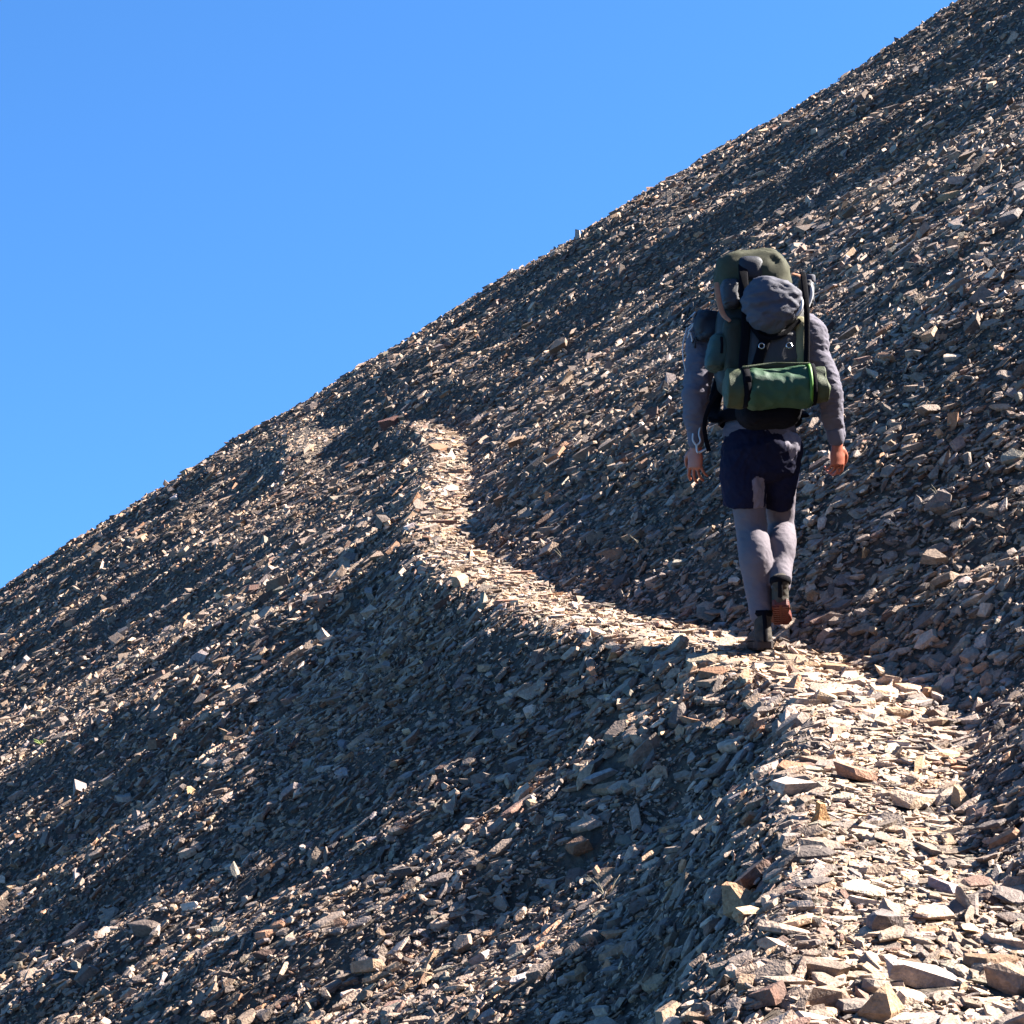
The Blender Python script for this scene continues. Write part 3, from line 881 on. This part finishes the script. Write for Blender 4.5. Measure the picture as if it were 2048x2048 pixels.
# tights ----------------------------------------------------------------------------------------------------
tl = []
for (Hh, K, A, sc) in ((LH, LK, LA, 1.0), (RH, RK, RA, .9)):
    calf = K + (A - K) * .30 + Vector((0, -.035 if sc == 1 else -.03, 0))
    tl.append(tube([Hh, Hh + (K - Hh) * .5, K, calf, K + (A - K) * .62, A + (A - K).normalized() * (-.02)],
                   [.085 * sc, .082 * sc, .070 * sc, .0765 * sc, .062 * sc, .050 * sc], 26))
tights = obj("tights", join(*tl), M_LEG, person, voxel=.0052, relax=3)
ripple(tights, .004, 9, (1, 1, 1.0), 1.0); ripple(tights, .0018, 21, (1.3, 1, 1.2), 5.0, True)

# shorts ----------------------------------------------------------------------------------------------------
st = [tube([WAIST + Vector((0, 0, .0)), WAIST + Vector((0, 0, -.07)), (LH + RH) / 2 + Vector((0, -.012, .01)), (LH + RH) / 2 + Vector((0, -.01, -.06))],
           [(.150, .108), (.168, .122), (.186, .135), (.172, .11)], 36)]
hemL, hemR = at(1489, 1010, .04), at(1557, 1003, .13)
st.append(tube([LH + Vector((0, 0, .04)), LH * .5 + hemL * .5 + Vector((-.005, -.015, 0)), hemL], [(.105, .115), (.107, .105), (.099, .098)], 30, cap=False))
st.append(tube([RH + Vector((0, 0, .04)), RH * .5 + hemR * .5 + Vector((.0, -.01, 0)), hemR], [(.100, .112), (.092, .100), (.072, .090)], 30, cap=False))
shorts = obj("shorts", join(*st), M_SHORT, person, voxel=.0055, relax=2)
ripple(shorts, .009, 9, (1, 1, .8), 6.0); ripple(shorts, .004, 22, (1.4, 1, .8), 2.0, True)
shorts.data.materials.append(M_SHORT2)


def inside(p, poly):
    c = False
    for i in range(len(poly)):
        a, b = poly[i], poly[i - 1]
        if (a[1] > p[1]) != (b[1] > p[1]) and p[0] < (b[0] - a[0]) * (p[1] - a[1]) / (b[1] - a[1]) + a[0]: c = not c
    return c


def patch(pts, Y): return [(q.x, q.z) for q in (at(x, y, Y) for x, y in pts)]
pale = [patch([(1560, 862), (1594, 826), (1608, 862), (1600, 898), (1584, 922), (1572, 896)], -.10),
        patch([(1503, 962), (1512, 953), (1528, 956), (1532, 972), (1530, 1022), (1510, 1022)], -.08),
        patch([(1438, 850), (1444, 828), (1470, 818), (1505, 820), (1478, 830), (1450, 852)], -.08)]
for p in shorts.data.polygons:
    c = p.center
    if c.y < .03 and any(inside((c.x, c.z), q) for q in pale): p.material_index = 1


# boots -----------------------------------------------------------------------------------------------------
def boot(ank, heel, toe, up, sole_mat, lab):
    """heel and toe are points on the sole; up is the sole's upward normal"""
    f = (toe - heel).normalized(); s = f.cross(up).normalized()
    b = [tube([ank, ank * .6 + heel * .4 + up * .02 + f * .02, heel + up * .035 + f * .045], [(.044, .048), (.038, .048), (.039, .052)], 22, s),
         tube([heel + f * .035 + up * .043, heel + f * .12 + up * .050, heel + f * .20 + up * .040, toe - f * .035 + up * .034], [(.038, .040), (.040, .044), (.044, .034), (.037, .026)], 22, s)]
    o = obj("boot", join(*b), M_BOOT, person, voxel=.005, relax=2, label=lab)
    ripple(o, .003, 30, (1, 1, 1.5), 4)
    L = (toe - heel).length
    prof = [(0, .026), (.02, .036), (.2, .040), (.42, .034), (.62, .045), (.8, .048), (.93, .036), (1, .016)]
    out = [heel + f * (L * t) + s * w for t, w in prof] + [heel + f * (L * t) - s * w for t, w in prof[::-1]]
    V = [p + up * .028 for p in out] + [p for p in out]; n = len(out)
    F = [tuple(range(n)), tuple(range(2 * n - 1, n - 1, -1))] + [(i, (i + 1) % n, n + (i + 1) % n, n + i) for i in range(n)]
    so = obj("sole", (V, F), sole_mat, o, smooth=False)
    # lugs under the sole
    lv = []
    for k in range(9):
        t = .06 + k * .105
        for q in (-1, 1):
            c = heel + f * (L * t) + s * (q * .020) - up * .004
            lv.append(([c + f * a + s * bq + up * cc for a in (-.009, .009) for bq in (-.014, .014) for cc in (-.004, .006)],
                       [(0, 1, 3, 2), (4, 6, 7, 5), (0, 4, 5, 1), (2, 3, 7, 6), (0, 2, 6, 4), (1, 5, 7, 3)]))
    obj("tread", join(*lv), sole_mat, o, smooth=False)
    obj("boot_cuff", loft([ank + up * .012, ank - up * .004, ank - up * .016], [(.047, .051), (.049, .053), (.044, .050)], 22, s, cap=False), M_DARK, o)
    obj("heel_tab", tube([ank - f * .048 + up * .005, ank * .5 + heel * .5 - f * .036 + up * .01, heel - f * .004 + up * .03], [(.010, .004)] * 3, 10, s, 6), M_DARK, o)
    obj("rand", loft([heel + up * .030 + f * .012, heel + up * .036 + f * .07, heel + up * .036 + f * .15, toe + up * .030 - f * .03], [(.037, .012), (.040, .010), (.048, .010), (.040, .012)], 20, s), M_SOLE_D, o)
    obj("lace", tube([ank + f * .05 - up * .015 + s * .02, ank + f * .065 - up * .035, ank + f * .05 - up * .04 - s * .02], [.003] * 3, 8, s, 4), M_DARK, o)
    return o


boot(LA + Vector((0, 0, .03)), Vector((LA.x + .004, LA.y - .075, .004)), Vector((LA.x - .012, LA.y + .205, .012)), Vector((0, 0, 1)), M_SOLE_D, None)
rf = (RTOE - RHEEL); rf.normalize()
rheel = RHEEL + Vector((0, 0, -.012)); rup = Vector((1, 0, 0)).cross(rf).normalized()
boot(RA + Vector((0, 0, .035)), rheel, rheel + rf * .275, rup, M_SOLE_R, "lifted boot with rust red sole turned to the camera")

# hat -------------------------------------------------------------------------------------------------------
hc = HEAD + Vector((.0, 0, .062))
crown = tube([hc + Vector((0, 0, -.02)), hc + Vector((0, 0, .04)), hc + Vector((.004, 0, .085)), hc + Vector((.006, 0, .098))], [(.098, .112), (.092, .106), (.070, .085), (.03, .04)], 36, cap=True)
hat = obj("hat", join(crown, loft([hc + Vector((0, 0, -.012)), hc + Vector((0, 0, -.020)), hc + Vector((0, 0, -.034))], [(.10, .115), (.118, .14), (.135, .155)], 40, cap=False)), M_HAT, person, voxel=.006, relax=2)
ripple(hat, .007, 14, (1, 1, 1.4), 5)

# ------------------------------------------------------------------ the backpack
pack = empty("backpack", "large dark olive backpack with pale strap lines worn by the hiker", "backpack")


def pbox(px0, px1, py0, py1, Y0, Y1, e=.35):
    Y = Y0
    a, b = at(px0, py1, Y), at(px1, py0, Y)
    c = Vector(((a.x + b.x) / 2, (Y0 + Y1) / 2, (a.z + b.z) / 2))
    return c, ((b.x - a.x) / 2, abs(Y1 - Y0) / 2, (b.z - a.z) / 2)


def sack(name, px0, px1, py0, py1, Y0, Y1, mat, parent, e1=.4, e2=.45, amp=.006, f=12, rot=None, seed=1.0, fold=.003):
    c, h = pbox(px0, px1, py0, py1, Y0, Y1)
    o = obj(name, blob(c, h, e1, e2, 64, 44, rot), mat, parent)
    ripple(o, amp, f, (1, 1, 1), seed)
    if fold: ripple(o, fold, f * 2.3, (1, 1, 1.5), seed + 3, True)
    return o


mainb = sack("main_bag", 1438, 1619, 596, 785, -.34, -.12, M_PACK, pack, .35, .45, .008, 9)
c_, h_ = pbox(1441, 1585, 488, 618, -.36, -.06)
tilt_ = Matrix.Rotation(-.16, 3, 'Y')
lid = obj("lid", blob(c_, h_, .58, .5, 64, 40, tilt_), M_LID, pack)
ripple(lid, .016, 7, (1, 1, 1), 4.0); ripple(lid, .010, 12, (1, 1, 1.5), 7.0, True)
obj("lid_flap", blob(at(1500, 540, -.315), (.062, .060, .058), .6, .6, 40, 24), M_NAVY, lid)
sack("left_lid_pocket", 1446, 1484, 552, 612, -.39, -.22, M_PACKG, pack, .5, .6, .004, 18, None, 7.0)
sack("side_panel", 1448, 1492, 632, 745, -.37, -.2, M_OLIVE, pack, .35, .5, .005, 14, None, 2.0)
sack("front_pocket", 1492, 1600, 655, 738, -.395, -.27, M_PACKG, pack, .4, .5, .006, 14, None, 9.0)
obj("pocket_mesh", join(loft([at(1500, 640, -.395), at(1530, 680, -.402), at(1512, 735, -.40)], [(.020, .004), (.026, .004), (.022, .004)], 14)), M_DARK, pack)
sack("khaki_side_pocket", 1588, 1617, 630, 735, -.385, -.2, M_KHAKI, pack, .35, .6, .004, 16, None, 5.0)
sack("lower_bag", 1482, 1610, 735, 846, -.42, -.15, M_DARK, pack, .5, .5, .005, 14, None, 6.0)
tps = sack("teal_pocket", 1417, 1462, 664, 738, -.36, -.22, M_TEAL, pack, .6, .6, .006, 14, Matrix.Rotation(.25, 3, 'Y'), 8.0)
obj("pocket_strap", loft([at(1443, 674, -.364), at(1444, 690, -.368), at(1443, 706, -.366)], [(.006, .0025)] * 3, 10), M_DARK, pack)


def strap(name, pts, w=.013, t=.0022, mat=M_DARK, parent=None, side=Vector((1, 0, 0))):
    return obj(name, tube(pts, [(w, t)] * len(pts), 10, side, 6), mat, parent or pack)


strap("compression_strap", [at(1486, 505, -.30), at(1486, 540, -.375), at(1490, 600, -.40), at(1492, 660, -.402), at(1486, 730, -.40), at(1491, 745, -.45)], .020)
strap("compression_strap", [at(1606, 545, -.34), at(1612, 600, -.385), at(1614, 660, -.395), at(1613, 730, -.395)], .013)
strap("compression_strap", [at(1500, 640, -.395), at(1522, 672, -.41), at(1560, 672, -.41), at(1600, 640, -.395)], .010, side=Vector((0, 0, 1)))
for px_, py_ in ((1523, 692), (1578, 691)):
    c = at(px_, py_, -.418); ringp = [c + Vector((math.cos(a) * .012, -.002, math.sin(a) * .012)) for a in np.linspace(0, 2 * math.pi, 15)]
    obj("ring", loft(ringp, [.0032] * len(ringp), 8, Vector((0, 1, 0)), cap=False), M_METAL, pack)
obj("orange_tab", tube([at(1433, 566, -.36), at(1437, 598, -.38), at(1446, 628, -.38), at(1460, 642, -.39)], [(.012, .004), (.013, .005), (.012, .005), (.009, .004)], 12, n=5), M_TAB, pack)
obj("orange_tab", tube([at(1586, 548, -.22), at(1600, 552, -.24), at(1608, 560, -.25)], [(.012, .004)] * 3, 12, n=5), M_TAB, pack)
# shoulder harness and hip belt
for S, s in ((LS, 1), (RS, -1)):
    x0 = S.x + s * .085
    obj("shoulder_strap", tube([Vector((x0 + s * .01, -.14, S.z - .10)), Vector((x0, -.11, S.z + .055)), Vector((x0, -.02, S.z + .085)), Vector((x0, .09, S.z + .03)),
                                Vector((x0 + s * .01, .145, S.z - .12)), Vector((x0 - s * .04, .10, S.z - .33)), Vector((x0 - s * .055, -.08, S.z - .42))], [(.030, .010)] * 7, 14, Vector((1, 0, 0)), 6), M_DARK, pack)
wz = WAIST.z + .03
belt = [Vector((WAIST.x + .185 * math.cos(a), -.005 + .142 * math.sin(a), wz - .01 * math.sin(a))) for a in np.linspace(-math.pi * .85, math.pi * .85, 22) + math.pi / 2]
obj("hip_belt", loft(belt, [(.030, .009)] * len(belt), 12, Vector((0, 0, 1))), M_DARK, pack)
obj("buckle", blob(Vector((WAIST.x, .148, wz - .01)), (.03, .012, .02), .3, .3, 20, 12), M_DARK, pack)
strap("loose_strap", [at(1446, 750, -.12), at(1436, 780, -.14), at(1416, 820, -.13), at(1409, 850, -.12), at(1412, 880, -.11), at(1418, 902, -.10)], .010)
# navy pouch and clutter on the left shoulder
sack("shoulder_pouch", 1392, 1446, 618, 676, -.17, -.06, M_NAVY, pack, .5, .6, .008, 18, None, 12.0)
rsn = random.Random(3)
for k in range(7):
    p = at(1382 + rsn.uniform(-10, 14), 625 + k * 10, -.10)
    obj("cord_loop", tube([p, p + Vector((rsn.uniform(-.03, .03), -.02, .02)), p + Vector((rsn.uniform(-.03, .03), 0, -.02)), p + Vector((.02, .02, -.01))], [.004] * 4, 8, n=5), M_CORD if k % 2 else M_NAVY, pack)
strap("cord", [at(1374, 655, -.10), at(1366, 690, -.11), at(1367, 722, -.11), at(1372, 742, -.10)], .003, .003, M_CORD)
# rolled jacket bits tucked on the right top
sack("side_bottle", 1600, 1630, 552, 612, -.30, -.22, M_NAVY, pack, .5, .8, .003, 20, None, 13.0)
obj("bottle_cap", blob(at(1621, 558, -.27), (.022, .022, .020), .5, .9, 24, 16), M_SACK, pack)
obj("strap_tail", tube([at(1618, 560, -.29), at(1624, 585, -.30), at(1616, 612, -.30), at(1608, 622, -.31)], [(.008, .003)] * 4, 8, n=5), M_CORD, pack)

# the stuff sack strapped to the back
c, h = pbox(1492, 1606, 540, 650, -.52, -.33)
sackb = obj("stuff_sack", blob(c, (h[0], h[1], h[2]), .95, .9, 96, 64), M_SACK)
ripple(sackb, .016, 6, (1, 1, 1.4), 2.0); ripple(sackb, .008, 11, (.8, 1, 1.9), 6.0, True); ripple(sackb, .004, 24, (1.0, 1, 1.4), 9.0, True)
me = sackb.data
for v in me.vertices: v.co -= c
sackb.location = FOOT + c
sackb["label"] = "round crumpled grey stuff sack strapped to the top of the backpack"; sackb["category"] = "stuff sack"
obj("drawcord", tube([Vector((.10, -.03, .03)), Vector((.125, -.05, .0)), Vector((.12, -.06, -.04)), Vector((.10, -.05, -.07))], [(.006, .003)] * 4, 8, n=5), M_CORD, sackb)

# the rolled mat under it
a, b = at(1449, 777, -.44), at(1650, 768, -.44)
roll = bpy.data.objects.new("sleeping_mat_roll", None); C.objects.link(roll); rc = (a + b) / 2; roll.location = FOOT + rc; roll.empty_display_size = .1
roll["label"] = "rolled green sleeping mat strapped across the bottom of the backpack"; roll["category"] = "sleeping mat"
ax_ = (b - a).normalized(); Lr = (b - a).length; rr = .090


def cyl(t0, t1, r, bulge=0.0, seg=64, n=40, endr=.78):
    pts, rad = [], []
    for i in range(n + 1):
        t = t0 + (t1 - t0) * i / n
        e = min(i, n - i) / n
        k = endr + (1 - endr) * min(1, (e / .12)) ** .5 if e < .12 else 1
        k *= 1 + .05 * math.sin(t * 9.0) - .10 * math.exp(-((t - .205) / .035) ** 2) - .08 * math.exp(-((t - .865) / .03) ** 2)
        pts.append(ax_ * (Lr * (t - .5)) + Vector((0, 0, -.010 * math.sin(math.pi * t)))); rad.append((r * k, r * k * .92))
    return loft(pts, rad, seg, Vector((0, 0, 1)), cap=False)


r1 = obj("roll_cloth", cyl(.20, .885, rr, endr=.86), M_MAT, roll); ripple(r1, .009, 8, (.7, 1, 1.5), 3); ripple(r1, .005, 17, (1, 1, 1.2), 4, True)
r2 = obj("roll_end", cyl(0, .215, rr * .93, endr=.55), M_MATE, roll); ripple(r2, .006, 16, (1, 1, 1), 7); ripple(r2, .006, 9, (1, 1, 1), 2)
r3 = obj("roll_end", cyl(.86, 1.02, rr * .80, endr=.5), M_MATE, roll); ripple(r3, .012, 14, (1, 1, 1), 9)


def band(t, w, r, mat, name):
    pts = [ax_ * (Lr * (t - .5) + d) for d in (-w / 2, w / 2)]
    return obj(name, loft(pts, [(r, r * .92)] * 2, 44, Vector((0, 0, 1)), cap=False), mat, roll)


band(.205, .034, rr * 1.0, M_DARK, "strap"); band(.835, .013, rr * 1.05, M_LIME, "lime_trim"); band(.868, .022, rr * 1.02, M_DARK, "strap")
obj("strap_buckle", blob(ax_ * (Lr * (.205 - .5)) + Vector((0, -.10, .02)), (.016, .008, .014), .3, .3, 16, 10), M_DARK, roll)
obj("lime_edge", tube([ax_ * (Lr * (.17 - .5)) + Vector((0, -.045, .082)), ax_ * (Lr * (.5 - .5)) + Vector((0, -.040, .093)), ax_ * (Lr * (.83 - .5)) + Vector((0, -.05, .086))], [(.006, .003)] * 3, 8, n=6), M_MATE, roll)

# wrist loop hanging from the left cuff
wl = empty("wrist_cord", "short white cord looped at the hiker's left wrist", "cord", FOOT + at(1394, 880, -.05))
q = lambda x, y: at(x, y, -.05) - at(1394, 880, -.05)
obj("loop", tube([q(1402, 848), q(1398, 868), q(1401, 882), q(1393, 890), q(1386, 880), q(1386, 868)], [.0045] * 6, 8, n=6), M_CORD, wl)
obj("tail", tube([q(1393, 890), q(1396, 905), q(1412, 898)], [.005] * 3, 8, n=6), M_CORD, wl)

# ------------------------------------------------------------------ dry stalks and a small green plant
M_STALK = mat_plain("dry_stalk", (.17, .145, .10), .8, .2, .15, 40, .1, 300)
M_GREEN = mat_plain("lime_leaf", (.13, .17, .045), .7, .3, .2, 40, .1, 300)
rsp = random.Random(17)


def tuft(x, y, hgt, n, mat, label, name="dry_tuft", spread=.6, wid=.0016):
    parts_ = []
    for k in range(n):
        a = rsp.uniform(0, 6.28); s = rsp.uniform(.2, spread); hh = hgt * rsp.uniform(.5, 1)
        d = Vector((math.cos(a) * s, math.sin(a) * s, 1)).normalized()
        b = Vector((math.cos(a) * .012, math.sin(a) * .012, -.01))
        droop = Vector((math.cos(a), math.sin(a), -.6)) * hh * rsp.uniform(.1, .5)
        parts_.append(tube([b, b + d * hh * .5, b + d * hh + droop * .6], [wid * 1.3, wid, wid * .5], 5, Vector((1, .01, 0)), 4, cap=False))
    o = obj(name, join(*parts_), mat)
    o.location = hill_point(x, y)
    o["label"] = label; o["category"] = "dry tuft" if mat is M_STALK else "plant"
    if mat is M_STALK: o["group"] = "dry grass tufts among the stones"
    return o


tuft(0.733, 9.722, 0.13, 9, M_STALK, "thin dry stalks on the shaded bank left of the hiker's legs")
tuft(0.311, 10.351, 0.12, 7, M_STALK, "sparse dry grass just above the bend of the trail")
tuft(0.348, 6.293, 0.12, 8, M_STALK, "curling dry stalks on the slope below the dark rusty boulder")
tuft(6.821, 28.296, 0.22, 6, M_STALK, "dry grass sprig high on the slope under the skyline")
tuft(2.027, 8.383, 0.09, 6, M_STALK, "small dry tuft on the bank right of the hiker's hand")
tuft(-3.946, 14.646, .09, 26, M_GREEN, "small lime green plant among the stones near the left edge", "green_plant", 1.6, .005)
